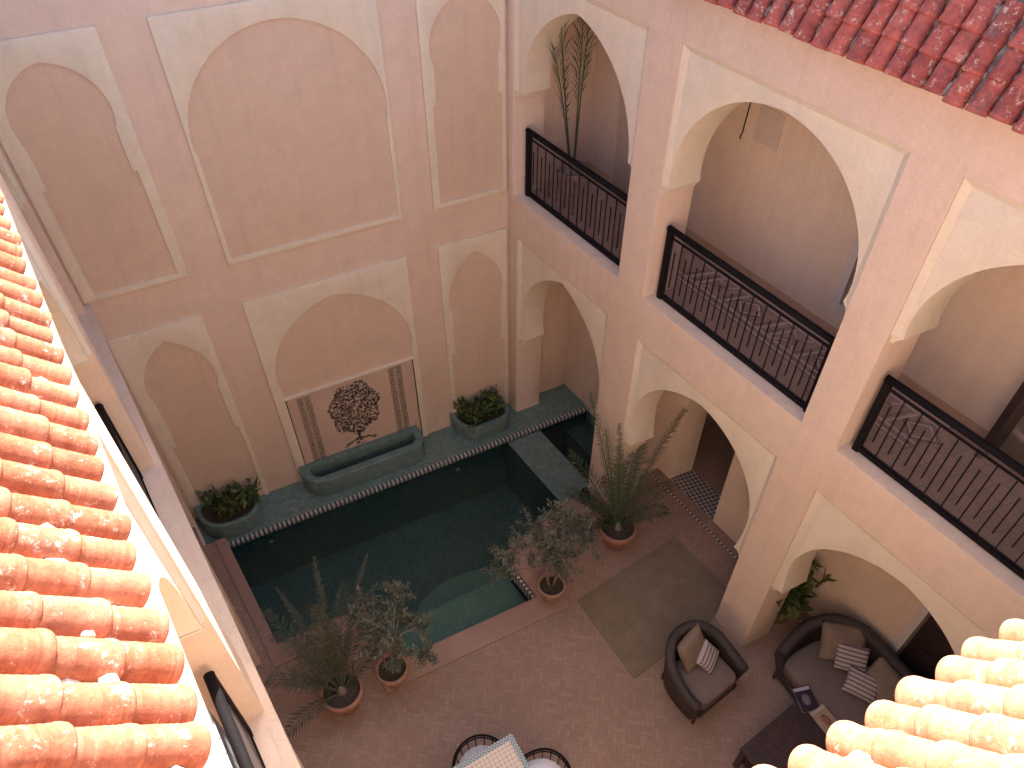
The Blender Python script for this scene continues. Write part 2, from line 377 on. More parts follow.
for s0, y0 in ((-4.0, -.66), (-1.25, -.66)):
    b = MB(); b.lathe([(.028, -.004), (.03, .0), (.022, .006)], (0, 0, 0), 12)
    b.v = [Vector((s0+p.x, y0-p.z, -.36+p.y)) for p in b.v]; pbuild(b, 'inlet_cap', WHITEC)
cop_o = [(-4.64, -.60), (-4.64, -2.62), (-3.70, -2.62), (-3.70, -3.46), (-1.34, -3.46), (-1.34, -2.66), (-.36, -2.36), (-.03, -2.30), (-.03, -2.09), (-.36, -2.10), (-1.62, -2.44), (-1.62, -3.17), (-3.42, -3.17), (-3.42, -2.35), (-4.5, -2.35), (-4.5, -.60)]
cp = slab('coping', cop_o, [], 'z', -.13, .022, simple('coping_plaster', (.31, .19, .14), .65, 0, .14, 3, .2), None, True, .01)
cp.data.transform(Matrix.Translation(-PO)); cp.parent = pool
wv = MB(); n = wv.add([(x, y, -.225) for x, y in [(-4.5, -.6), (-4.5, -2.35), (-3.42, -2.35), (-3.42, -3.17), (-1.62, -3.17), (-1.62, -2.44), (-.36, -2.10), (.985, -2.02), (.985, -.6)]]); wv.face(range(n, n+9))
tag(wv.build('water', WATER, None, W(-2, -1.6, -.225), True), kind='structure')

# ------------------------------------------------------------------ back wall with blind arches
bw = thing('back_wall', 'tall pink plaster wall with six blind arch panels above the pool', 'wall', (0, 0, 0))
panels = []   # outer rectangle, then field polygon
def field_small(c, zb, zt, z1, z2, hw, hb):
    a = arch_pts(c, hw+.03, z1+.16, zt, z1, 12)
    l = [(c-hw-.035, z1), (c-hw-.035, z2), (c-hb, z2), (c-hb, zb)]
    r = [(c+hb, zb), (c+hb, z2), (c+hw+.035, z2), (c+hw+.035, z1)]
    return l[::-1]+a+r[::-1] if False else [(c-hb, zb), (c-hb, z2), (c-hw, z2), (c-hw, z1), ]+a+[(c+hw, z1), (c+hw, z2), (c+hb, z2), (c+hb, zb)]
def field_wide(c, zb, zt, z1, hw):
    a = arch_pts(c, hw, z1+.14, zt, z1, 18)
    return [(c-hw+.02, zb), (c-hw+.02, z1)]+a[1:-1]+[(c+hw-.02, z1), (c+hw-.02, zb)]
spec = [
 ((-4.72, 3.62, -3.70, 6.13), field_small(-4.205, 3.68, 5.93, 5.30, 4.86, .365, .405)),
 ((-3.30, 3.62, -1.335, 6.13), field_wide(-2.315, 3.68, 5.95, 4.84, .955)),
 ((-.955, 3.62, -.025, 6.13), field_small(-.465, 3.68, 5.90, 5.29, 4.84, .36, .40)),
 ((-4.70, -.16, -3.735, 3.10), field_small(-4.19, -.155, 2.90, 2.09, 1.30, .35, .40)),
 ((-3.29, -.16, -1.355, 3.10), field_wide(-2.30, -.155, 2.86, 1.66, .885)),
 ((-.945, -.16, -.035, 3.10), field_small(-.475, -.155, 2.89, 2.09, 1.30, .35, .40)),
]
slab('wall', rect(-9, -1.7, 4, 9.6), [], 'y', .0, .40, PINK, bw, False, .012)  # unseen upper part is raised to cast shade on the left wall
for o, f in spec:
    slab('arch_band', rect(*o), [f], 'y', -.030, .003, CREAM, bw, False, .006)
    slab('panel_field', rect(o[0]+.01, o[1]+.01, o[2]-.01, o[3]-.01), [], 'y', -.006, .004, FIELD, bw, False, 0)
# mural inside the lower centre panel
mu = MB(); mu.box((-3.175, -.022, -.145), (-1.425, .0, 1.47)); mo = mu.build('mural', MURALF, bw)
tr_ = MB()
for x0, x1, z0, z1 in ((-3.163, -3.151, -.145, 1.47), (-1.450, -1.438, -.145, 1.47), (-3.163, -1.438, 1.458, 1.468)): tr_.box((x0, -.032, z0), (x1, .0, z1))
tr_.build('dark_edge', INK, mo)
sh = MB(); sh.box((-3.19, -.050, 1.474), (-1.41, .0, 1.492)); sh.build('cornice', CREAM, mo)
band = MB()
def chip(mb, x, z, a, l, w): 
    d = Vector((math.cos(a), 0, math.sin(a))); s_ = Vector((-math.sin(a), 0, math.cos(a)))
    c = Vector((x, -.027, z)); q = [c-d*l-s_*w*.2, c-s_*w, c+d*l, c+s_*w]
    n = mb.add(q+[p+Vector((0, .01, 0)) for p in q])
    mb.face((n, n+1, n+2, n+3)); 
    for i in range(4): mb.face((n+i, n+(i+1) % 4, n+4+(i+1) % 4, n+4+i))
for cx in (-2.99, -2.895, -1.755, -1.655):
    z = .05
    while z < 1.42:
        for k in (-1, 0, 1):
            chip(band, cx+k*.018+random.uniform(-.003, .003), z+random.uniform(-.004, .004), random.choice((.9, -.9, 1.5, .3)), .016, .006)
        z += .033
    for s_ in (-1, 1): band.box((cx+s_*.036-.0025, -.0265, .03), (cx+s_*.036+.0025, -.02, 1.43))
band.build('border_motif', INK, mo)
tm = MB()
for k in range(1500):
    a = random.uniform(0, 2*PI); r = .345*math.sqrt(random.random()); lob = 1+.06*math.sin(a*7)
    x = -2.325+r*lob*math.cos(a); z = .915+r*lob*1.42*math.sin(a)
    if math.hypot(x+2.325, z-.915) < .03: continue
    # scroll work: short curls turning round a lattice of centres
    gx = round((x+2.325)/.085)*.085-2.325; gz = round((z-1)/.085)*.085+1
    ang = math.atan2(z-gz, x-gx)+PI/2
    chip(tm, x, z, ang+random.uniform(-.35, .35), random.uniform(.012, .022), random.uniform(.004, .0075))
for z in [.44+.018*i for i in range(-14, 3)]:
    w = .018+.05*max(0, (z-.5))+(.03 if z < .25 else 0)
    for k in range(3): chip(tm, -2.335+random.uniform(-w, w)*1.3, z, random.uniform(.8, 2.4), .02, .006)
for k in range(60):
    t = random.uniform(-1, 1); chip(tm, -2.335+t*.24, .26+.05*math.cos(t*2.2)+random.uniform(-.02, .02), random.uniform(-.4, .6), .018, .006)
tm.build('tree_motif', INK, mo)

# ------------------------------------------------------------------ planters and trough
def stadium(c, hw, hd, n=10, flat_back=True):
    """D-shaped outline: straight back at +y, rounded front corners"""
    r = min(hw, hd*1.5)*.8; pts = [(c[0]-hw, c[1]+hd), (c[0]+hw, c[1]+hd)][::-1]
    out = [(c[0]+hw, c[1]+hd)]
    out += [(c[0]+hw-r+r*math.cos(-t), c[1]-hd+r*1.0+r*math.sin(-t)) for t in [PI/2*i/n for i in range(n+1)]]
    out += [(c[0]-hw+r-r*math.sin(t), c[1]-hd+r-r*math.cos(t)) for t in [PI/2*i/n for i in range(n+1)]]
    out += [(c[0]-hw, c[1]+hd)]
    return out
def trough(name, label, cat, c, hw, hd, zt, th, inner_z, contents, group=None):
    loc = W(c[0], c[1], ZL); t = thing(name, label, cat, loc, 0, group)
    o = slab('basin', stadium(c, hw, hd), [stadium(c, hw-th, hd-th)[::-1]], 'z', ZL+.001, zt, ZGREEN, None, True, .02)
    o.data.transform(Matrix.Translation(-loc)); o.parent = t
    o = slab(contents[0], stadium(c, hw-th+.01, hd-th+.01), [], 'z', ZL+.01, inner_z, contents[1], None, True, 0)
    o.data.transform(Matrix.Translation(-loc)); o.parent = t
    return t
trough('fountain_trough', 'long empty green tiled trough below the tree of life mural', 'trough', (-2.40, -.225), .875, .222, .17, .12, -.08, ('trough_floor', simple('dark_trough_water', (.03, .05, .045), .2, 0, .2)))
trough('tiled_planter', 'green tiled planter by the niche arch, holding a bright leafy shrub', 'planter', (-.575, -.235), .415, .232, .14, .065, .09, ('soil', SOIL), 'green tiled planters on the pool ledge')
trough('tiled_planter', 'green tiled planter in the pool corner holding the shrub with one tall leaf', 'planter', (-4.30, -.27), .39, .265, .14, .065, .09, ('soil', SOIL), 'green tiled planters on the pool ledge')

# ------------------------------------------------------------------ right arcade wall
def corb(y, z, g): return [(y-g*.002, z-.075), (y+g*.028, z-.075), (y+g*.032, z-.055), (y+g*.045, z-.03), (y+g*.06, z-.02), (y+g*.065, z-.002)]
def splay(root, a, b_, z0, z1, s0, sgn):
    m = MB(); o = [(b_+.002, z0), (b_+.002, z1-.002), (a-.002, z1-.002), (a-.002, z0)]; w = .052; i_ = [(b_+w, z0), (b_+w, z1-w), (a-w, z1-w), (a-w, z0)]
    P = [(s0+sgn*.012, y, z) for y, z in o]+[(s0+sgn*.0435, y, z) for y, z in i_]; n = m.add(P)
    for k in range(3): m.face((n+k, n+k+1, n+5+k, n+4+k))
    m.build('frame_splay', CREAM, root, None, True)
def arcade(root, ups, lows, s0, s1, zbot, ztop, yext, upar, lpar, sgn=1, zslit=-.05, firstlow=None, utop=6.12):
    holes = []
    for (a, b_) in ups: holes.append(rect(b_, 3.6, a, utop))
    for i, (a, b_) in enumerate(lows): holes.append(rect(b_, firstlow if (i == 0 and firstlow) else zslit, a, 3.04))
    slab('wall', rect(yext[0], zbot, yext[1], ztop), holes, 's', s0, s1, PINK, root, True, .014)
    for (a, b_), (hm, zc, zt) in zip(ups, upar):
        splay(root, a, b_, 4.87, utop, s0, sgn); c = (a+b_)/2; ar = arch_pts(c, hm, zc, zt, 4.86, 18)
        slab('arch_infill', corb(b_, 4.86, 1)+ar+corb(a, 4.86, -1)[::-1]+[(a+.002, utop+.002), (b_-.002, utop+.002)], [], 's', s0+sgn*.045, s1-sgn*.02, CREAM, root, True, .01)
    for (a, b_), (hm, zc, zt) in zip(lows, lpar):
        splay(root, a, b_, 1.37, 3.04, s0, sgn); c = (a+b_)/2; ar = arch_pts(c, hm, zc, zt, 1.36, 18)
        slab('arch_infill', corb(b_, 1.36, 1)+ar+corb(a, 1.36, -1)[::-1]+[(a+.002, 3.042), (b_-.002, 3.042)], [], 's', s0+sgn*.045, s1-sgn*.02, CREAM, root, True, .01)
RU = [(-.12, -2.03), (-2.42, -4.44), (-4.80, -6.80)]
RL = [(-.20, -1.94), (-2.43, -4.36), (-4.80, -6.72)]
UP = [(.85, 4.88, 5.925), (.95, 5.0, 5.905), (.93, 4.98, 5.90)]
LP = [(.82, 1.75, 2.88), (.89, 1.85, 2.84), (.89, 1.82, 2.79)]
ra = thing('arcade_wall', 'two storey pink wall with three railed arches over three open arches', 'wall', (0, 0, 0))
arcade(ra, RU, RL, 0, .40, -1.7, 6.70, (-9.5, -.004), UP, LP, 1, -.05, -1.45)
up_ = MB(); up_.box((.27, -9.5, 6.705), (.8, -.01, 7.8)); up_.build('parapet', PINK, ra, None, True)

# gallery floor slabs / ceilings
def gslab(name, p0, p1, mat):
    m = MB(); m.box(p0, p1); return tag(m.build(name, mat, None, None, True), kind='structure')
gslab('gallery_floor', (.402, -9.5, 3.22), (3.4, -.005, 3.598), GFLOOR)
gslab('gallery_ceiling', (.402, -9.5, 6.25), (3.4, -.005, 6.6), INNER)
gslab('terrace_light_block', (.83, -9.5, 6.62), (5.0, -.005, 6.9), TERR)  # unseen roof slab, added to stop light leaking into the gallery
gslab('gallery_floor', (.185, -2.03, 3.601), (.41, -.13, 3.606), GFLOOR)
gslab('gallery_floor', (.185, -4.43, 3.601), (.41, -2.43, 3.606), GFLOOR)
gslab('gallery_floor', (.185, -6.79, 3.601), (.41, -4.81, 3.606), GFLOOR)
# inner wall of the galleries
SI = .98; SU = 1.10
iw = thing('gallery_inner_wall', 'plain tan wall inside the lower gallery with an open doorway and a framed dark door', 'wall', (0, 0, 0))
slab('wall', rect(-9.5, -1.6, -.002, 3.21), [rect(-3.22, -.03, -2.40, 2.3), rect(-6.72, -.03, -5.70, 2.35)], 's', SI, SI+.38, INNER, iw, True, .012)
f = MB()
for y0, y1, z0, z1 in ((-5.78, -5.69, 0, 2.36), (-6.73, -6.64, 0, 2.36), (-6.73, -5.69, 2.28, 2.37)): f.box((SI-.02, y0, z0), (SI+.10, y1, z1))
fr_ = f.build('door_frame', FRAMEW, iw, None, True)
f = MB(); f.box((SI+.12, -6.64, .005), (SI+.16, -5.78, 2.28)); dl = f.build('door', DARKWOOD, iw, None, True)
f = MB()
for k in range(5): 
    for y0 in (-6.6, -6.19): f.box((SI+.105, y0, .1+k*.42), (SI+.12, y0+.37, .1+k*.42+.34))
f.build('door_panel', DARKWOOD, dl, None, True)
f = MB(); f.box((SI-.0, -3.215, .002), (SI+.37, -2.405, .012)); f.build('threshold', ZCHK, iw, None, True)
f = MB(); f.box((SI-.17, -5.6, .001), (SI-.145, -2.15, .006)); f.build('floor_inlay', TRIMY, iw, None, True)
iu = thing('gallery_inner_wall', 'tan wall inside the upper gallery with brown skirting, pale framed window and dark door', 'wall', (0, 0, 0))
slab('wall', rect(-9.5, 3.602, -.002, 6.248), [rect(-1.45, 3.6, -.46, 5.75), rect(-4.42, 3.98, -3.66, 5.6), rect(-6.5, 3.6, -5.34, 5.8)], 's', SU, SU+.3, INNER, iu, True, .012)
f = MB()
for y0, y1 in ((-9.5, -6.52), (-5.32, -1.47), (-.44, -.01)): f.box((SU-.012, y0, 3.6), (SU+.01, y1, 3.72))
f.build('skirting', SKIRT, iu, None, True)
f = MB()
for y0, y1, z0, z1 in ((-3.70, -3.63, 3.93, 5.66), (-4.45, -4.38, 3.93, 5.66), (-4.38, -3.70, 3.93, 4.0), (-4.38, -3.70, 5.58, 5.66)): f.box((SU-.035, y0, z0), (SU+.06, y1, z1))
wf = f.build('window_frame', FRAMEW, iu, None, True)
f = MB(); f.box((SU+.08, -4.38, 4.0), (SU+.09, -3.70, 5.58)); f.build('pane', GLASSD, wf, None, True)
f = MB()
for y0, y1, z0, z1 in ((-5.40, -5.33, 3.6, 5.8), (-6.5, -6.43, 3.6, 5.8), (-6.43, -5.40, 5.73, 5.8)): f.box((SU-.03, y0, z0), (SU+.05, y1, z1))
f.box((SU-.22, -5.42, 3.62), (SU-.01, -5.36, 5.72))
f.build('door_frame', DARKWOOD, iu, None, True)
f = MB(); f.box((SU+.08, -6.43, 3.61), (SU+.12, -5.40, 5.73)); f.build('door', DARKWOOD, iu, None, True)
m = MB(); m.box((SU-.005, -2.60, 5.02), (SU+.004, -2.32, 5.36)); m.build('plaster_patch', plaster('pale_patch', (.60, .49, .40), (.62, .51, .42)), iu, None, True)
# rooms behind
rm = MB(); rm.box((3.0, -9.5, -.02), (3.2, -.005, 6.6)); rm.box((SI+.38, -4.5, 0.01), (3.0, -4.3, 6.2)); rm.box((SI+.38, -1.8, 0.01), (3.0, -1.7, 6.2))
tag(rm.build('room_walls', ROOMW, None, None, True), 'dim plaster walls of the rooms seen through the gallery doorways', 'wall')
# niche end wall over the pool, between niche and gallery
f = MB(); f.box((.402, -2.16, -.02), (SI-.002, -2.03, .02)); f.build('niche_kerb', PINK, ra, None, True)

# ------------------------------------------------------------------ left arcade wall
LS = -4.745
la = thing('arcade_wall', 'steeply seen pink arcade wall below the long roof, its upper spandrels in sun', 'wall', (0, 0, 0))
LU = [(-.15, -2.05), (-2.45, -4.44), (-4.82, -7.35)]
LLo = [(-.25, -2.0), (-2.50, -4.36), (-4.85, -6.8)]
arcade(la, LU, LLo, LS, LS-.38, -1.7, 6.50, (-9.5, -.004), UP[:2]+[(1.22, 4.95, 6.17)], LP, -1, -.05, None, 6.32)
f = MB(); f.box((LS-.02, -9.5, 3.50), (LS+.055, -.004, 3.602)); f.build('sill_course', PINK, la, None, True)
f = MB(); f.box((LS-.395, -9.5, 3.24), (-6.9, -.005, 3.598)); tag(f.build('gallery_floor', GFLOOR, None, None, True), kind='structure')
f = MB(); f.box((LS-1.25, -9.5, -.02), (LS-1.45, -.005, 6.5)); tag(f.build('gallery_back_wall', INNER, None, None, True), 'tan rear wall of the gallery below the long roof', 'wall')
f = MB(); f.box((-6.1, -9.5, 6.25), (LS-.395, -.005, 6.5)); tag(f.build('gallery_ceiling', INNER, None, None, True), kind='structure')
# near wall below the camera
nw = MB(); nw.box((-6, -7.5, -1.7), (2.5, -7.08, 6.5)); tag(nw.build('near_wall', PINK), 'plain pink courtyard wall under the sunny tiled eave', 'wall')
f = MB(); f.box((-9, -12, 6.52), (4.9, -7.45, 6.9)); tag(f.build('terrace_light_block', TERR), kind='structure')  # unseen slab behind the near eave, added against light leaks
f = MB(); f.box((-9, -7.45, 6.52), (-5.2, 0-.01, 6.9)); tag(f.build('terrace_light_block', TERR), kind='structure')  # unseen slab behind the long eave, added against light leaks

# ------------------------------------------------------------------ roofs of barrel tiles
def roof(name, label, P0, e, out, pitch, ncol, nrow, sp, mat, mort, rad=.058, rl=.17, decko=.03, seed=1, group='barrel tiled eaves round the courtyard', hcap=.0):
    """P0: first eave point, e: unit vector along the eave, out: horizontal unit vector away from the court"""
    rng = random.Random(seed); e = Vector(e).normalized(); out = Vector(out).normalized()
    u = (out*math.cos(pitch)+Vector((0, 0, 1))*math.sin(pitch)).normalized(); n = e.cross(u).normalized()
    if n.z < 0: n = -n
    root = thing(name, label, 'roof', P0, 0, group)
    t = MB(); ns = 14
    prof = [(-.004, .985), (.0, 1.02), (.009, 1.045), (.020, 1.04), (.027, .985), (.035, 1.008), (.042, .98), (.055, .99), (.061, .972), (.072, .99), (.078, .972), (.092, .982), (.099, .962), (.110, .98), (.117, .96), (.135, .965), (.143, .95), (.165, .95), (.195, .935)]
    for i in range(ncol):
        jit = rng.uniform(-.006, .006); sx = rng.uniform(.94, 1.06)
        off = rng.uniform(-.012, .012)
        for j in range(nrow):
            tone = min(1, max(0, rng.gauss(.5, .3))); base = Vector(P0)+e*(i*sp+jit+rng.uniform(-.004, .004))+u*(j*rl+off+rng.uniform(-.006, .006))+n*(.012+rng.uniform(-.003, .004))
            yaw = rng.uniform(-.03, .03); uu = (u+e*yaw).normalized(); rr = rad*sx*rng.uniform(.96, 1.04)
            rings = []
            for d, k in prof:
                lift = .0075*(1-d/.2)
                rings.append(t.add([base+uu*d*(rl/.17)+n*lift+(e*math.cos(PI*q/ns)*rr*k+n*math.sin(PI*q/ns)*rr*k*1.08) for q in range(ns+1)]))
            for a in range(len(rings)-1):
                ta = min(1, max(0, tone+rng.uniform(-.28, .28)+(.35 if a < 3 else 0)))
                for q in range(ns): t.face((rings[a]+q, rings[a]+q+1, rings[a+1]+q+1, rings[a+1]+q), ta, True)
            # thickness at the lower lip
            inner = t.add([base+n*.012+(e*math.cos(PI*q/ns)*rr*.80+n*math.sin(PI*q/ns)*rr*.86) for q in range(ns+1)])
            for q in range(ns): t.face((rings[0]+q+1, rings[0]+q, inner+q, inner+q+1), tone*.6)
            if j == 0:   # mortar plug just inside the lip
                c0 = t.add([base+uu*.012+n*.01+(e*math.cos(PI*q/ns)*rr*.84+n*math.sin(PI*q/ns)*rr*.9) for q in range(ns+1)]); t.face(range(c0, c0+ns+1), tone*.5)
    o = t.build('tiles', mat, root, P0)
    # mortar bed: uneven sheet between the courses
    m = MB(); nx = ncol*4; ny = nrow*5
    idx = {}
    for a in range(nx+1):
        for b2 in range(ny+1):
            h = .012+rng.uniform(-.010, .014)+(.008 if (a % 4) == 2 else 0)+.008*math.sin(b2*2.1+a*.3)
            idx[a, b2] = m.add([Vector(P0)+e*((a-2)/4*sp+rng.uniform(-.004, .004))+u*(b2/ny*(nrow*rl+.02)+(.02 if b2 == 0 else 0)+rng.uniform(-.005, .005))+n*h])
    for a in range(nx):
        for b2 in range(ny): m.face((idx[a, b2], idx[a+1, b2], idx[a+1, b2+1], idx[a, b2+1]), rng.random(), True)
    for k in range(int(ncol*nrow*.55)):      # squeezed-out lumps of mortar between the rows
        c = Vector(P0)+e*((rng.randrange(ncol)+.5)*sp+rng.uniform(-.012, .012))+u*rng.uniform(.03, nrow*rl)+n*rng.uniform(.022, .036); sz = rng.uniform(.010, .022); el = rng.uniform(1.2, 3)
        ids = []
        for th in (0, .6, 1.2, 1.9, 2.5, PI):
            ids.append(m.add([c+u*math.cos(th)*sz*el+(e*math.cos(ph_*PI/3)+n*math.sin(ph_*PI/3))*math.sin(th)*sz*rng.uniform(.6, 1.25) for ph_ in range(6)]))
        for a in range(5):
            for q in range(6): m.face((ids[a]+q, ids[a]+(q+1) % 6, ids[a+1]+(q+1) % 6, ids[a+1]+q), 0, True)
    rg_ = Vector(P0)+u*(nrow*rl+.03); L2 = ncol*sp; pts = [rg_+e*(L2*k/60)+Vector((rng.uniform(-.006, .006), rng.uniform(-.006, .006), rng.uniform(-.006, .008))) for k in range(61)]
    m.tube(pts, [rng.uniform(.034, .048) for _ in pts], 8)
    m.build('mortar_bed', mort, root, P0)
    # solid backing
    bk = MB(); lo = Vector(P0)-e*sp; hi = Vector(P0)+e*((ncol)*sp); w = nrow*rl+.02
    q = [lo-n*.015+u*.04, hi-n*.015+u*.04, hi-n*.015+u*w, lo-n*.015+u*w]
    dn = Vector((0, 0, -1)); q2 = [q[0]+out*.10-n*.03, q[1]+out*.10-n*.03, q[2]+out*.15, q[3]+out*.15]
    k = bk.add(q+q2)
    for fc in ((3, 2, 1, 0), (4, 5, 6, 7), (0, 1, 5, 4), (1, 2, 6, 5), (2, 3, 7, 6), (3, 0, 4, 7)): bk.face([k+i for i in fc])
    bk.build('eave_board', PINK, root, P0)
    return root, u, n
yd = Vector((A, 1, 0)).normalized()
R_ = math.radians
roof('tiled_roof', 'long sunlit orange clay tiled eave above the gallery, ends stepping away', W(-4.79, -8.3, 6.53), yd, (-1, 0, 0), R_(51), 66, 6, .127, TILE_O, MORTAR, .056, .165, seed=3)
roof('tiled_roof', 'sunlit orange clay tiled eave closest to the coffee table and sofa', (-4.3, -6.995, 6.55), (1, 0, 0), (0, -1, 0), R_(60), 46, 5, .119, TILE_N, MORTAR, .055, .165, seed=5)
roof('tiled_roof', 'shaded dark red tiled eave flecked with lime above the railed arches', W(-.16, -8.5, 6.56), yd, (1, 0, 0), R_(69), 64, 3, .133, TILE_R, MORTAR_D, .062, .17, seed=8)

# ------------------------------------------------------------------ railings
def railing(label, s, y0, y1, group='black railings in the upper arches'):
    L_ = abs(y1-y0); loc = W(s, y1, 3.6); t = thing('balcony_railing', label, 'railing', loc, 0, group)
    d = (W(s, y0, 3.6)-loc); ln = d.length; d.normalize()
    def pt(a, z): return d*a+Vector((0, 0, z))
    sd = Vector((d.y, -d.x, 0))
    def bar(name, a0, z0, a1, z1, w, parent=t, mat=BLACK):
        m = MB(); p, q = pt(a0, z0), pt(a1, z1); ax = (q-p).normalized(); o2 = ax.cross(sd).normalized()
        P = []
        for c in (p, q): P += [c+sd*w*i+o2*w*j for i, j in ((-1, -1), (1, -1), (1, 1), (-1, 1))]
        n = m.add(P)
        for fc in ((3, 2, 1, 0), (4, 5, 6, 7), (0, 1, 5, 4), (1, 2, 6, 5), (2, 3, 7, 6), (3, 0, 4, 7)): m.face([n+i for i in fc])
        return m.build(name, mat, parent)
    m = MB(); m.tube([pt(.0, .81), pt(ln*.33, .812), pt(ln*.66, .812), pt(ln, .81)], .031, 10); m.build('top_rail', BLACK, t)
    bar('bottom_rail', .03, .035, ln-.03, .035, .022); bar('mid_rail', .06, .73, ln-.06, .73, .007)
    bar('post', .035, .0, .035, .79, .028); bar('post', ln-.035, .0, ln-.035, .79, .028)
    first = None; nb = int(ln/.078)
    for k in range(1, nb):
        a = .05+(ln-.1)*k/nb
        if k in (1, 2): o = bar('baluster', a, .05 if k == 1 else .18, a, .73 if k == 1 else .60, .0042); me = (me, o.data) if k == 2 else o.data
        else:
            o = bpy.data.objects.new('baluster', me[(k+1) % 2]); C.objects.link(o); o.parent = t; o.location = d*(a-(.05+(ln-.1)*(1 if (k % 2) else 2)/nb))
    m = MB(); n = m.add([pt(.06, .05)+sd*.012, pt(ln-.06, .05)+sd*.012, pt(ln-.06, .78)+sd*.012, pt(.06, .78)+sd*.012]); m.face((n, n+1, n+2, n+3)); m.build('pane', SCREEN, t)
    return t
railing('black railing with a potted palm standing behind it', .15, -.17, -1.99)
railing('black railing with the patterned runner showing behind most of its length', .15, -2.46, -4.40)
railing('black railing closest to the red tiled roof corner, dark door behind it', .15, -4.84, -6.78)
railing('black railing on the steeply seen gallery, partly hidden by the clay tiles', -4.885, -2.49, -4.40)
railing('black railing on the steeply seen gallery beside the grey slatted shutter', -4.885, -4.88, -6.80)

# far gallery things
f = MB()
for k in range(7):
    M = Matrix.Translation(W(-4.965, -5.36, 4.0)) @ Matrix.Rotation(R_(8), 4, 'Z')
    f.box((-.015, -.32+k*.09, -.38), (.015, -.32+k*.09+.084, .38), M=M)
    
f.box((-.02, -.33, -.32), (.02, .31, -.26), M=Matrix.Translation(W(-4.965, -5.36, 4.0)) @ Matrix.Rotation(R_(8), 4, 'Z') )
tag(f.build('shutter', GREYW, None, W(-4.965, -5.36, 3.62)), 'pale grey wooden shutter leaning behind the steeply seen railing', 'shutter')

# kilim runner
kr = thing('runner_rug', 'long brown runner with pale lattice and diamonds on the upper gallery floor', 'rug', W(.77, -3.4, 3.6))
KO = kr.location
m = MB(); m.box((.50, -5.06, 3.601), (1.02, -2.22, 3.607)); m.build('rug_field', simple('rug_wool', (.24, .125, .085), .95, 0, .25, 9, .4), kr, KO, True)
KL = simple('pale_wool', (.55, .48, .50), .95, 0, .2, 20, .2); KD = simple('dark_wool', (.035, .03, .04), .95, 0, .2, 20, .2)
def strip(mb, a, b_, w, z=3.6085):
    p = Vector((a[0], a[1], z)); q = Vector((b_[0], b_[1], z)); d = (q-p).normalized(); s_ = Vector((-d.y, d.x, 0))*w
    n = mb.add([p-s_, q-s_, q+s_, p+s_]); mb.face((n, n+1, n+2, n+3))
m = MB(); md = MB()
for s_ in (.52, .60, .92, 1.0): strip(m, (s_, -5.05), (s_, -2.23), .011)
y = -2.3; k = 0
while y > -4.98:
    kind = k % 5
    if kind in (0, 1, 3): 
        strip(md, (.62, y), (.90, y-.07), .013, 3.6095)
        strip(m, (.62, y-.05), (.90, y-.12), .012)
    elif kind == 2:
        strip(m, (.62, y+.02), (.90, y-.2), .009); strip(m, (.90, y+.02), (.62, y-.2), .009)
        strip(md, (.70, y-.02), (.82, y-.15), .016, 3.6095); strip(md, (.82, y-.02), (.70, y-.15), .016, 3.6095); y -= .1
    else:
        cy = y-.15
        for rr, mm, ww in ((.17, md, .014), (.13, m, .008)):
            q = [(.76-rr*.85, cy), (.76, cy+rr), (.76+rr*.85, cy), (.76, cy-rr)]
            for i in range(4): strip(mm, q[i], q[(i+1) % 4], ww, 3.6095)
        y -= .24
    y -= .125; k += 1
for i in range(14): 
    yy = -5.02+i*.2; strip(md, (.56, yy-.03), (.56, yy+.03), .012, 3.6095); strip(md, (.96, yy-.03), (.96, yy+.03), .012, 3.6095)
m.build('pale_pattern', KL, kr, KO, True); md.build('dark_pattern', KD, kr, KO, True)
# hanging wire and wall hook patch
m = MB(); p = W(.7, -2.56, 6.25); m.tube([p, p+Vector((.004, .0, -.5)), p+Vector((-.012, .01, -.98))], .006, 6)
m.tube([p+Vector((-.012, .01, -.98)), p+Vector((-.03, .01, -1.0)), p+Vector((-.02, .01, -1.03))], .006, 6)
tag(m.build('hanging_hook', BLACK, None, p), 'thin black wire hook hanging inside the middle upper arch', 'hook')

# brown floor rug
rg = MB(); c = [(-1.236, -3.43), (-1.30, -4.56), (.405, -4.30), (.389, -3.21)]
n = rg.add([(a, b_, .004) for a, b_ in c]); n2 = rg.add([(a, b_, .014) for a, b_ in c]); rg.face([n2+i for i in range(4)])
for i in range(4): rg.face((n+i, n+(i+1) % 4, n2+(i+1) % 4, n2+i))
tag(rg.build('rug', JUTE, None, W(-.45, -3.9, 0), True), 'plain brown flat rug on the terracotta paving beside the pool', 'rug')

# ------------------------------------------------------------------ plants
def pot_parts(t, r, h, mat, soil=True):
    m = MB(); m.lathe([(r*.52, 0), (r*.56, .01), (r*.90, h*.72), (r*.90, h*.78), (r*1.02, h*.79), (r*1.05, h*.83), (r*1.05, h*.96), (r*1.0, h), (r*.90, h), (r*.87, h*.93), (r*.80, h*.5), (r*.3, h*.4)], n=36)
    m.build('pot', mat, t)
    m = MB(); rng = random.Random(int(r*1e5)); n0 = m.add([(0, 0, h*.88)]); rings = []
    for q in range(1, 5): rings.append(m.add([(r*.88*q/4*math.cos(2*PI*j/20), r*.88*q/4*math.sin(2*PI*j/20), h*.86+rng.uniform(-.01, .012)) for j in range(20)]))
    for j in range(20): m.face((n0, rings[0]+j, rings[0]+(j+1) % 20), 0, True)
    for q in range(3):
        for j in range(20): m.face((rings[q]+j, rings[q+1]+j, rings[q+1]+(j+1) % 20, rings[q]+(j+1) % 20), 0, True)
    m.build('soil', SOIL, t)
def rv(rng): 
    v = Vector((rng.gauss(0, 1), rng.gauss(0, 1), rng.gauss(0, 1))); return v.normalized()
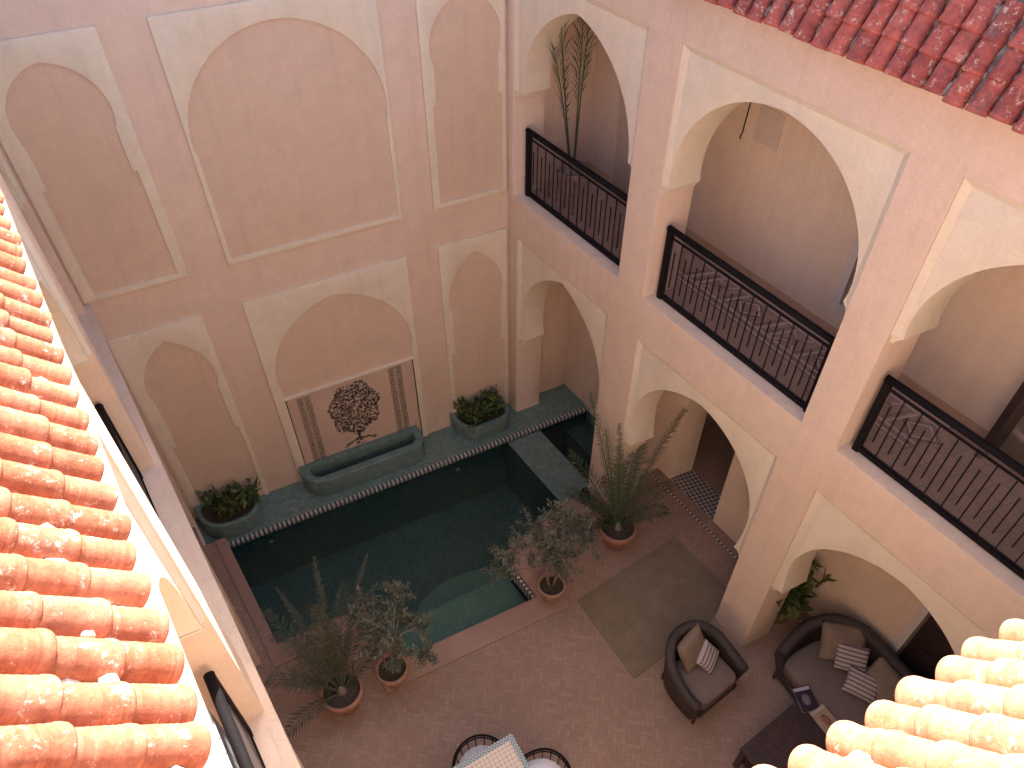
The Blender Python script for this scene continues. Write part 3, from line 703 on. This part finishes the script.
def olive_tree(label, loc, r, h, clumps, seed, nleaf=260, mat=POT2, fork=2, lean=(0, 0)):
    rng = random.Random(seed); t = thing('potted_olive_tree', label, 'potted tree', loc, 0, 'olive trees in terracotta pots'); pot_parts(t, r, h, mat)
    tr = MB(); br = MB(); lf = MB()
    base = Vector((0, 0, h*.86))
    forks = []
    for k in range(fork):
        a = 2*PI*k/fork+rng.uniform(-.5, .5)
        top = base+Vector((math.cos(a)*.07+lean[0]*.5, math.sin(a)*.07+lean[1]*.5, .42+rng.uniform(-.05, .05)))
        tr.tube([base+Vector((math.cos(a)*.015, math.sin(a)*.015, -.03)), base+Vector((math.cos(a)*.05, math.sin(a)*.05, .14)), top], [.022, .017, .013], 8); forks.append(top)
    for (cx, cy, cz, cr) in clumps:
        c = Vector((cx, cy, cz)); f0 = min(forks, key=lambda q: (q-c).length)
        mid = f0.lerp(c, .5)+Vector((0, 0, .05))+rv(rng)*.04
        br.tube([f0, mid, c], [.012, .009, .005], 6)
        twigs = []
        for q in range(11):
            d = rv(rng); d.z = d.z*.8+.15; tip = c+d*cr*rng.uniform(.65, 1.15); br.tube([c.lerp(mid, rng.random()*.4), c.lerp(tip, .5)+rv(rng)*.02, tip], [.004, .003, .0015], 4, cap=False); twigs.append((c, tip))
        for q in range(nleaf):
            a0, b0 = rng.choice(twigs); s_ = rng.uniform(.25, 1.08); p = a0.lerp(b0, s_)+rv(rng)*.025
            d = ((b0-a0).normalized()*.7+rv(rng)).normalized()
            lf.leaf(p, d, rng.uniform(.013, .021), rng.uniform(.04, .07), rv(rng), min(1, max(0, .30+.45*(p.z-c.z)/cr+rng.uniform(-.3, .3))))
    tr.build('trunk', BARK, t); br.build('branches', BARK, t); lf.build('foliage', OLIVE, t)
    return t
def frond(mb, st, base, d0, length, droop, rng, wleaf=.20, tone0=.4, nl=34, start=.22, tw=.012, fwd=.75):
    """one pinnate palm frond"""
    d = Vector(d0).normalized(); p = Vector(base); pts = [p.copy()]; steps = 14
    for i in range(steps):
        p = p+d*length/steps; d = (d+Vector((rng.uniform(-.012, .012), rng.uniform(-.012, .012), -droop/steps*(.5+1.5*i/steps)))).normalized(); pts.append(p.copy())
    st.tube(pts, [.010*(1-.8*i/steps)+.0015 for i in range(steps+1)], 5, .5, cap=False)
    for i in range(nl):
        f = start+(1-start)*i/nl; x = f*steps; k = min(int(x), steps-1); q = pts[k].lerp(pts[k+1], x-k); dd = (pts[k+1]-pts[k]).normalized()
        side = dd.cross(Vector((0, 0, 1))); side = side.normalized() if side.length > .05 else Vector((1, 0, 0)); upv = side.cross(dd)
        w = wleaf*rng.uniform(.7, 1.1)*(math.sin(PI*min(1, (f-start)/(1-start)*.8+.14)))**.7
        for s_ in (-1, 1):
            if rng.random() < .08: continue
            ld = (dd*fwd*rng.uniform(.8, 1.2)+side*s_*rng.uniform(.8, 1.05)+upv*rng.uniform(.05, .35)).normalized()
            tn = min(1, max(0, tone0+rng.uniform(-.25, .25)))
            l2 = w*rng.uniform(.8, 1.1); mid = q+ld*l2*.5; tip = q+(ld+Vector((0, 0, -.25))).normalized()*l2
            sd = ld.cross(upv).normalized()*tw*.5
            n = mb.add([q, mid+sd, tip, mid-sd]); mb.face((n, n+1, n+2, n+3), tn)
def palm(label, loc, r, h, fr, seed, mat=POT, lm=PALML, group='palms in terracotta pots', wleaf=.2, nl=34, name='potted_palm', tw=.012, fwd=.75, start=.22):
    rng = random.Random(seed); t = thing(name, label, 'potted palm', loc, 0, group); pot_parts(t, r, h, mat)
    lf = MB(); st = MB()
    for (az, el, ln, dr, tn) in fr:
        az, el = R_(az), R_(el); frond(lf, st, (math.cos(az)*.02, math.sin(az)*.02, h*.86), (math.cos(az)*math.cos(el), math.sin(az)*math.cos(el), math.sin(el)), ln, dr, rng, wleaf*(.55 if ln > 1.3 and fwd < 1 else 1), tn, int(nl*(1.5 if ln > 1.3 and fwd < 1 else 1)), start, tw, fwd*(1.35 if ln > 1.3 and fwd < 1 else 1))
    cr = MB(); cr.lathe([(.05, h*.84), (.055, h*.9), (.035, h*1.02), (.012, h*1.15)], n=12); cr.build('crown_base', BARK, t)
    st.build('stems', lm, t); lf.build('fronds', lm, t); return t

palm('dusty potted palm on the pool corner, crowding a small olive tree', W(-4.13, -3.38), .225, .40,
     [(104, 52, 1.35, .95, .25), (80, 57, 1.5, .75, .3), (52, 50, 1.5, .9, .3), (118, 50, 1.25, .9, .4), (66, 45, 1.2, 1.0, .35), (90, 42, 1.1, 1.1, .3), (88, 72, 1.2, .3, .4), (125, 48, 1.0, .9, .4), (150, 38, .85, 1.2, .3), (200, 35, .75, 1.2, .2), (160, 62, .9, .7, .4), (175, 65, .8, .8, .4), (50, 45, .9, 1.0, .3), (20, 45, .6, 1.2, .25), (95, 78, 1.1, .4, .6), (110, 40, .9, 1.1, .25), (80, 35, .85, 1.2, .2), (140, 72, .95, .5, .4), (60, 75, .95, .5, .4)], 21, POT, DRYPALM, wleaf=.17)
olive_tree('airy olive tree in a small pale pot next to the dusty palm', W(-3.56, -3.37), .175, .35,
     [(.02, .30, .95, .24), (.25, .28, .90, .22), (.08, .06, 1.0, .22), (-.06, .5, .98, .2), (.36, .05, .85, .2), (-.12, .1, .82, .2), (.12, -.1, .75, .18), (.3, .42, 1.02, .16), (-.16, .32, 1.0, .17), (.38, -.18, .62, .13)], 5, 400)
olive_tree('wide grey olive tree in a pot on the pool corner, branches over the water', W(-1.48, -3.25), .165, .33,
     [(-.42, .28, .90, .24), (-.2, .2, .96, .26), (.02, .2, 1.0, .28), (.25, .1, .98, .27), (.45, -.02, .92, .24), (.1, -.08, .9, .25), (-.05, .42, 1.05, .22), (.28, .32, 1.05, .25), (-.52, .12, .85, .2), (.48, .2, .98, .22), (.05, .05, .78, .2)], 9, 480)
palm('full green potted palm between the rug and the pool arch', W(-.31, -2.93), .235, .38,
     [(92, 66, 1.85, .5, .6), (24, 52, 1.95, .8, .45), (98, 76, 1.55, .3, .95), (70, 74, 1.5, .3, .8), (80, 80, 1.35, .2, .9), (60, 50, 1.25, .7, .5), (40, 55, 1.4, .8, .4), (110, 55, 1.2, .6, .45), (140, 55, .9, .8, .3), (180, 50, .75, 1.0, .2), (160, 40, .7, 1.2, .2), (0, 52, .9, 1.0, .3), (-20, 48, .7, 1.2, .2), (70, 35, .8, 1.2, .25), (115, 38, .75, 1.3, .2), (50, 30, .7, 1.3, .2), (75, 82, 1.05, .2, .8), (120, 75, .9, .5, .5), (20, 70, .9, .7, .4), (160, 65, .8, .8, .3), (300, 70, .55, .9, .3), (45, 62, 1.0, .6, .45)], 33, POT, PALML, wleaf=.2)
# upper gallery palm: a few tall upright fronds
palm('slender upright palm in a round pot on the upper gallery floor', W(.50, -.52, 3.6), .20, .42,
     [(20, 86, 2.15, .08, .8), (170, 84, 2.0, .12, .45), (185, 80, 1.5, .35, .2), (30, 88, 1.9, .05, .6)], 41, POT, PALML, wleaf=.36, nl=24, tw=.011, fwd=2.0, start=.42)

def leafy(name, label, loc, n, hgt, spread, seed, broad=.06, tall=False, group=None):
    rng = random.Random(seed); t = thing(name, label, 'plant', loc, 0, group); lf = MB(); st = MB()
    for k in range(n):
        a = rng.uniform(0, 2*PI); b0 = Vector((rng.uniform(-spread[0], spread[0])*.6, rng.uniform(-spread[1], spread[1])*.6, 0))
        tilt = rng.uniform(.1, .8); d = Vector((math.cos(a)*tilt, math.sin(a)*tilt, 1)).normalized(); l = hgt*rng.uniform(.55, 1.1)
        tip = b0+d*l; st.tube([b0, b0.lerp(tip, .5)+rv(rng)*.01, tip], [.006, .005, .003], 5, .3, cap=False)
        for q in range(rng.randint(9, 15)):
            f = rng.uniform(.25, 1.05); p = b0.lerp(tip, f)
            ld = (d*.5+rv(rng)+Vector((0, 0, .2))).normalized(); w = broad*rng.uniform(.5, 1.1); ll = w*rng.uniform(1.8, 2.8)
            side = ld.cross(rv(rng)).normalized()*w*.5; up = side.cross(ld).normalized()
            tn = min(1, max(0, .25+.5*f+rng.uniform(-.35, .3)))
            n0 = lf.add([p, p+ld*ll*.35+side-up*.004, p+ld*ll*.7+side*.7, p+ld*ll-up*.012, p+ld*ll*.7-side*.7, p+ld*ll*.35-side-up*.004, p+ld*ll*.4-up*.014])
            for a2, b2 in ((0, 1), (1, 2), (2, 3), (3, 4), (4, 5), (5, 0)): lf.face((n0+a2, n0+b2, n0+6), tn, True)
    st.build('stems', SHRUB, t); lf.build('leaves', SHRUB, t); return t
leafy('leafy_shrub', 'bushy bright green shrub growing in the planter by the niche arch', W(-.60, -.26, .09), 60, .34, (.50, .20), 3, .055)
sh = leafy('leafy_shrub', 'sparser shrub with one tall leaf in the planter against the far left corner', W(-4.20, -.24, .09), 44, .32, (.42, .20), 4, .052)
m = MB()
for a, l, tx, ty in ((.1, .52, -.05, .1), (.0, .44, -.18, .06), (.3, .36, .3, .1)):
    p = Vector((tx-.1, ty*.3, 0)); tip = p+Vector((tx*.6, .05, l)); sd = Vector((.03, .0, .0)); md_ = p.lerp(tip, .6)
    n = m.add([p, md_+sd, tip, md_-sd]); m.face((n, n+1, n+2, n+3), .6)
m.build('tall_leaves', SHRUB, sh)
# corner plant behind the sofa
t = leafy('potted_shrub', 'dark glossy shrub in a pot behind the sofa in the gallery corner', (1.27, -4.66, .36), 30, .62, (.14, .14), 8, .10)
m = MB(); m.lathe([(.11, -.36), (.12, -.35), (.155, -.08), (.165, -.07), (.165, 0), (.14, 0), (.14, -.03), (.02, -.03)], n=24); m.build('pot', POT, t)

# small dark vessel on the pool edge
m = MB(); m.lathe([(.045, 0), (.07, .02), (.085, .09), (.075, .15), (.04, .19), (.04, .21), (.05, .225), (.035, .225), (.02, .2)], n=24)
m.v = [p+W(-.24, -2.19, .023) for p in m.v]
tag(m.build('jar', simple('black_glaze', (.02, .014, .014), .15, 0, .2), None, W(-.24, -2.19, .023)), 'small glossy black jar on the pool edge at the foot of the pillar', 'jar')

# ------------------------------------------------------------------ furniture
def cushion_mesh(name, w, d, t, mat, parent=None, loc=(0, 0, 0), rot=(0, 0, 0), puff=.5, nx=14, seed=1):
    """soft cushion: rounded box with pinched corners"""
    rng = random.Random(seed); m = MB(); top = {}; bot = {}
    def hgt(u, v): return t*.5*((1-abs(u)**3.2)*(1-abs(v)**3.2))**.42
    for i in range(nx+1):
        for j in range(nx+1):
            u, v = -1+2*i/nx, -1+2*j/nx; pin = 1-.05*puff*((1-abs(v)**2)*abs(u)**6)
            pin2 = 1-.05*puff*((1-abs(u)**2)*abs(v)**6)
            x, y = u*w/2*pin, v*d/2*pin2; h = hgt(u, v); wr = rng.uniform(-1, 1)*t*.015
            top[i, j] = m.add([(x, y, h+wr)]); bot[i, j] = m.add([(x, y, -h)]) if 0 < i < nx and 0 < j < nx else top[i, j]
    for i in range(nx):
        for j in range(nx):
            m.face((top[i, j], top[i+1, j], top[i+1, j+1], top[i, j+1]), 0, True); m.face((bot[i, j], bot[i, j+1], bot[i+1, j+1], bot[i+1, j]), 0, True)
    o = m.build(name, mat, parent); o.location = loc; o.rotation_euler = rot; return o
def seat_block(w, d, z0, z1, r=.05, name='seat', mat=CUSH, parent=None, loc=(0, 0, 0)):
    m = MB(); n = 6; out = []
    for cx, cy, a0 in ((w/2-r, d/2-r, 0), (-w/2+r, d/2-r, PI/2), (-w/2+r, -d/2+r, PI), (w/2-r, -d/2+r, 1.5*PI)):
        out += [(cx+r*math.cos(a0+PI/2*i/n), cy+r*math.sin(a0+PI/2*i/n)) for i in range(n+1)]
    rings = []
    for f, z in ((.97, z0), (1.0, z0+.02), (1.0, z1-.03), (.985, z1-.01), (.94, z1), (.5, z1+.012), (.1, z1+.014)): rings.append(m.add([(x*f, y*f, z) for x, y in out]))
    k = len(out)
    for a in range(len(rings)-1):
        for j in range(k): m.face((rings[a]+j, rings[a]+(j+1) % k, rings[a+1]+(j+1) % k, rings[a+1]+j), 0, True)
    m.face([rings[-1]+j for j in range(k)]); m.face([rings[0]+j for j in range(k)][::-1])
    o = m.build(name, mat, parent); o.location = loc; return o
def barrel_frame(path, zt, zb, th, parent, name='frame'):
    """wicker shell swept along a plan path with its own top height; thick rolled rim"""
    m = MB(); k = len(path); inn = []; 
    for i in range(k):
        p = Vector((path[i][0], path[i][1], 0)); a = Vector((path[min(i+1, k-1)][0], path[min(i+1, k-1)][1], 0)); b_ = Vector((path[max(i-1, 0)][0], path[max(i-1, 0)][1], 0))
        t = (a-b_).normalized(); nn = Vector((-t.y, t.x, 0)); inn.append((p, nn))
    sec = []
    for i, (p, nn) in enumerate(inn):
        z = zt[i]
        pb = Vector((p.x*.84, p.y*.84, 0)); ring = [pb+nn*(-th/2)+Vector((0, 0, zb)), p+nn*(-th/2)+Vector((0, 0, z-th*.4)), p+nn*(-th*.62)+Vector((0, 0, z-th*.1)), p+nn*(-th*.35)+Vector((0, 0, z+th*.25)), p+Vector((0, 0, z+th*.35)), p+nn*(th*.35)+Vector((0, 0, z+th*.25)), p+nn*(th*.62)+Vector((0, 0, z-th*.1)), p+nn*(th/2)+Vector((0, 0, z-th*.4)), pb+nn*(th/2)+Vector((0, 0, zb))]
        sec.append(m.add(ring))
    for i in range(k-1):
        for j in range(8): m.face((sec[i]+j, sec[i]+j+1, sec[i+1]+j+1, sec[i+1]+j), 0, True)
        m.face((sec[i]+8, sec[i], sec[i+1], sec[i+1]+8))
    m.face([sec[0]+j for j in range(9)]); m.face([sec[-1]+j for j in range(9)][::-1])
    return m.build(name, WICKER, parent)
def ellip(a, b_, n=28, flare=.0):
    return [(-a*math.cos(PI*i/n)*(1.0), b_*math.sin(PI*i/n)) for i in range(n+1)]
# armchair, faces local -y
ac = thing('armchair', 'dark wicker tub armchair with taupe seat on the rug corner', 'armchair', (-.11, -4.91, 0), R_(9)); ac.scale = (.95, .95, .97)
path = [(-.37, -.33), (-.385, -.2), (-.38, -.05)]+[(-.37*math.cos(PI*i/24), .02+.36*math.sin(PI*i/24)) for i in range(1, 24)]+[(.38, -.05), (.385, -.2), (.37, -.33)]
zt = [(.50+.24*max(0, min(1, (y+.25)/.55))**1.2) for x, y in path]
barrel_frame(path, zt, .06, .095, ac)
seat_block(.58, .56, .24, .44, .10, 'seat_cushion', CUSH, ac, (0, -.06, 0))
m = MB(); m.box((-.27, -.33, .08), (.27, -.30, .25)); m.build('front_panel', WICKER, ac)
for x, y in ((-.33, -.31), (.33, -.31), (-.25, .27), (.25, .27)): 
    m = MB(); m.tube([(x, y, .0), (x, y, .12)], [.018, .022], 8); m.build('leg', DARKWOOD, ac)
o = cushion_mesh('pillow', .40, .40, .15, CUSH2, None, (-.13, -4.745, .59), (R_(62), 0, R_(20)), 1, seed=2); tag(o, 'plain beige pillow propped against the armchair back', 'pillow')
o = cushion_mesh('pillow', .30, .24, .10, STRIPE, None, (-.01, -4.875, .535), (R_(40), R_(-8), R_(35)), 1, seed=3); tag(o, 'small striped pillow in the armchair, leaning on the plain beige one', 'pillow')
# sofa, faces -x
so = thing('sofa', 'dark wicker sofa with taupe seat and curved back in the gallery arch', 'sofa', (1.18, -5.95, 0), 0)
hx, hy = .43, .86
path = [(-.50, .72), (-.42, .76), (-.2, .82)]+[(-.08+.50*math.sin(t), .32+.52*math.cos(t)) for t in [PI/2*i/12 for i in range(13)]]+[(.43, .1), (.44, -.1)]+[(-.08+.50*math.cos(t), -.32-.52*math.sin(t)) for t in [PI/2*i/12 for i in range(13)]]+[(-.2, -.82), (-.42, -.76), (-.50, -.72)]
zt = [.54+.24*max(0, min(1, (x+.35)/.6))**1.1 for x, y in path]
barrel_frame(path, zt, .06, .105, so)
m = MB(); m.box((-.44, -.62, .08), (-.41, .62, .30)); m.build('front_panel', WICKER, so)
seat_block(.84, 1.46, .27, .43, .09, 'seat_cushion', CUSH, so, (-.03, 0, 0))
for x, y in ((-.44, -.7), (-.44, .7), (.3, -.6), (.3, .6)):
    m = MB(); m.tube([(x, y, 0), (x, y, .12)], [.02, .025], 8); m.build('leg', DARKWOOD, so)
o = cushion_mesh('pillow', .50, .44, .16, CUSH2, None, (1.36, -5.43, .62), (R_(50), 0, R_(-35)), 1, seed=5); tag(o, 'large plain beige pillow in the curved corner of the sofa', 'pillow')
o = cushion_mesh('pillow', .48, .42, .16, CUSH2, None, (1.42, -5.98, .60), (R_(48), 0, R_(-88)), 1, seed=6); tag(o, 'plain beige pillow on the sofa next to the dark door', 'pillow')
o = cushion_mesh('pillow', .34, .30, .11, STRIPE, None, (1.33, -5.60, .60), (R_(38), 0, R_(-44)), 1, seed=7); tag(o, 'striped pillow on the sofa leaning on the large corner pillow', 'pillow')
o = cushion_mesh('pillow', .34, .28, .11, STRIPE, None, (1.24, -5.86, .56), (R_(25), 0, R_(-58)), 1, seed=8); tag(o, 'striped pillow on the sofa, the one nearer the coffee table and roof', 'pillow')
# coffee table
ct = thing('coffee_table', 'low dark wooden coffee table in front of the sofa', 'coffee table', (.235, -6.07, 0), R_(8))
m = MB(); m.box((-.46, -.36, .435), (.46, .36, .475)); m.build('tabletop', DARKWOOD, ct)
m = MB(); m.box((-.42, -.32, .15), (.42, .32, .18)); m.build('shelf', DARKWOOD, ct)
for x in (-.42, .42):
    for y in (-.32, .32): m = MB(); m.box((x-.03, y-.03, 0), (x+.03, y+.03, .435)); m.build('leg', DARKWOOD, ct)
m = MB(); m.box((-.40, -.34, .36), (.40, .34, .43)); m.build('apron', DARKWOOD, ct)
def magazine(label, loc, rz, cols, seed):
    t = thing('magazine', label, 'magazine', loc, rz); rng = random.Random(seed)
    m = MB(); m.box((-.095, -.13, 0), (.095, .13, .007)); m.build('pages', simple('paper_%d' % seed, (.62, .6, .62), .6, 0, .05), t)
    m = MB(); m.box((-.0955, -.1305, .007), (.0955, .1305, .0085)); cv = m.build('cover', simple('cover_%d' % seed, cols[0], .3, 0, .2), t)
    m = MB(); m.box((-.088, .085, .0086), (.088, .12, .0095)); m.build('masthead', simple('mast_%d' % seed, cols[1], .3, 0, .1), cv)
    m = MB(); m.lathe([(.05, .0086), (.05, .0096), (.03, .0097)], (0, -.01, 0), 18, sx=.9, sy=1.2); m.build('cover_picture', simple('pic_%d' % seed, cols[2], .3, 0, .5, 60), cv)
    return t
magazine('dark covered magazine with a pale band on the coffee table corner', (.655, -5.69, .476), R_(-14), ((.030, .024, .036), (.42, .38, .46), (.16, .13, .17)), 11)
magazine('pale brown magazine with a reddish picture, lying below the dark covered one', (.685, -5.94, .476), R_(2), ((.34, .24, .18), (.42, .34, .27), (.30, .13, .08)), 12)

# mosaic table and two round chairs at the lower edge
TS = .80; tb = thing('mosaic_table', 'square table with red dotted mosaic top and blue grey border between two round chairs', 'table', W(-3.375, -5.13)+Vector((0, 0, 0)), R_(3))
m = MB(); m.box((-TS/2, -TS/2, .715), (TS/2, TS/2, .748)); m.build('border', TEDGE, tb)
m = MB(); m.box((-TS/2+.055, -TS/2+.055, .748), (TS/2-.055, TS/2-.055, .751)); m.build('tabletop', TTOP, tb)
for x in (-.3, .3):
    for y in (-.3, .3): m = MB(); m.tube([(x, y, 0), (x*.8, y*.8, .35), (x, y, .715)], .014, 8); m.build('leg', BLACK, tb)
def round_chair(label, loc, rz):
    t = thing('garden_chair', label, 'chair', loc, rz, 'round iron chairs at the mosaic table')
    m = MB(); m.lathe([(.22, .42), (.25, .43), (.262, .46), (.245, .49), (.13, .502), (.02, .504)], n=28); m.build('seat_cushion', WHITEC, t)
    m = MB(); m.lathe([(.21, .40), (.25, .40), (.25, .418), (.21, .418)], n=28, closed=True); m.build('seat_ring', BLACK, t)
    for z, r in ((.67, .285), (.63, .275)):
        m = MB(); m.tube([(r*math.cos(a), r*math.sin(a), z-.06*abs(math.cos(a))**4) for a in [R_(-8)+R_(196)*i/24 for i in range(25)]], .012 if z == .67 else .007, 8); m.build('back_rail', BLACK, t)
    for i in range(11):
        a = R_(0)+R_(180)*i/10; m = MB(); m.tube([(.245*math.cos(a), .245*math.sin(a), .41), (.27*math.cos(a), .27*math.sin(a), .54), (.283*math.cos(a), .283*math.sin(a), .665-.06*abs(math.cos(a))**4)], .0055, 6); m.build('spindle', BLACK, t)
    for a in (45, 135, 225, 315): a = R_(a); m = MB(); m.tube([(.21*math.cos(a), .21*math.sin(a), .41), (.25*math.cos(a), .25*math.sin(a), 0)], .011, 8); m.build('leg', BLACK, t)
    return t
round_chair('round iron chair with white cushion on the pool side of the mosaic table', W(-3.33, -4.83), R_(8))
round_chair('round iron chair with white cushion on the armchair side of the mosaic table', W(-2.92, -5.20), R_(-82))

# ------------------------------------------------------------------ camera, sun, sky
cam = bpy.data.cameras.new('camera'); co = bpy.data.objects.new('camera', cam); C.objects.link(co)
co.location = (-3.52477628, -7.21351758, 8.48534187); co.rotation_euler = (.77553935, .00194451, -.46273158)
cam.sensor_width = 36; cam.lens = 761.668/1024*36; cam.clip_start = .05; cam.clip_end = 400
bpy.context.scene.camera = co
sd = Vector((.50, 1.0, 1.12)).normalized()
sun = bpy.data.lights.new('sun', 'SUN'); sun.energy = 5; sun.angle = R_(.53); sun.color = (1, .95, .87)
su = bpy.data.objects.new('sun', sun); C.objects.link(su); su.rotation_euler = (-sd).to_track_quat('-Z', 'Y').to_euler(); su.location = (5, 5, 15)
w = bpy.data.worlds.new('World'); bpy.context.scene.world = w; w.use_nodes = True; nt = w.node_tree
sky = nt.nodes.new('ShaderNodeTexSky'); sky.sky_type = 'NISHITA'; sky.sun_disc = False
sky.sun_elevation = math.asin(sd.z); sky.sun_rotation = math.atan2(sd.x, sd.y); sky.dust_density = 5; sky.altitude = 400
bg = nt.nodes['Background']; nt.links.new(sky.outputs[0], bg.inputs[0]); bg.inputs[1].default_value = .15
sc_ = bpy.context.scene
sc_.render.engine = 'CYCLES'
sc_.cycles.max_bounces = 10; sc_.cycles.diffuse_bounces = 7; sc_.cycles.transparent_max_bounces = 16
sc_.cycles.use_denoising = True
sc_.cycles.film_exposure = 3.75      # the photograph is exposed for the shade, its sunlit tiles run to white
sc_.view_settings.view_transform = 'Standard'; sc_.view_settings.look = 'None'; sc_.view_settings.exposure = 0
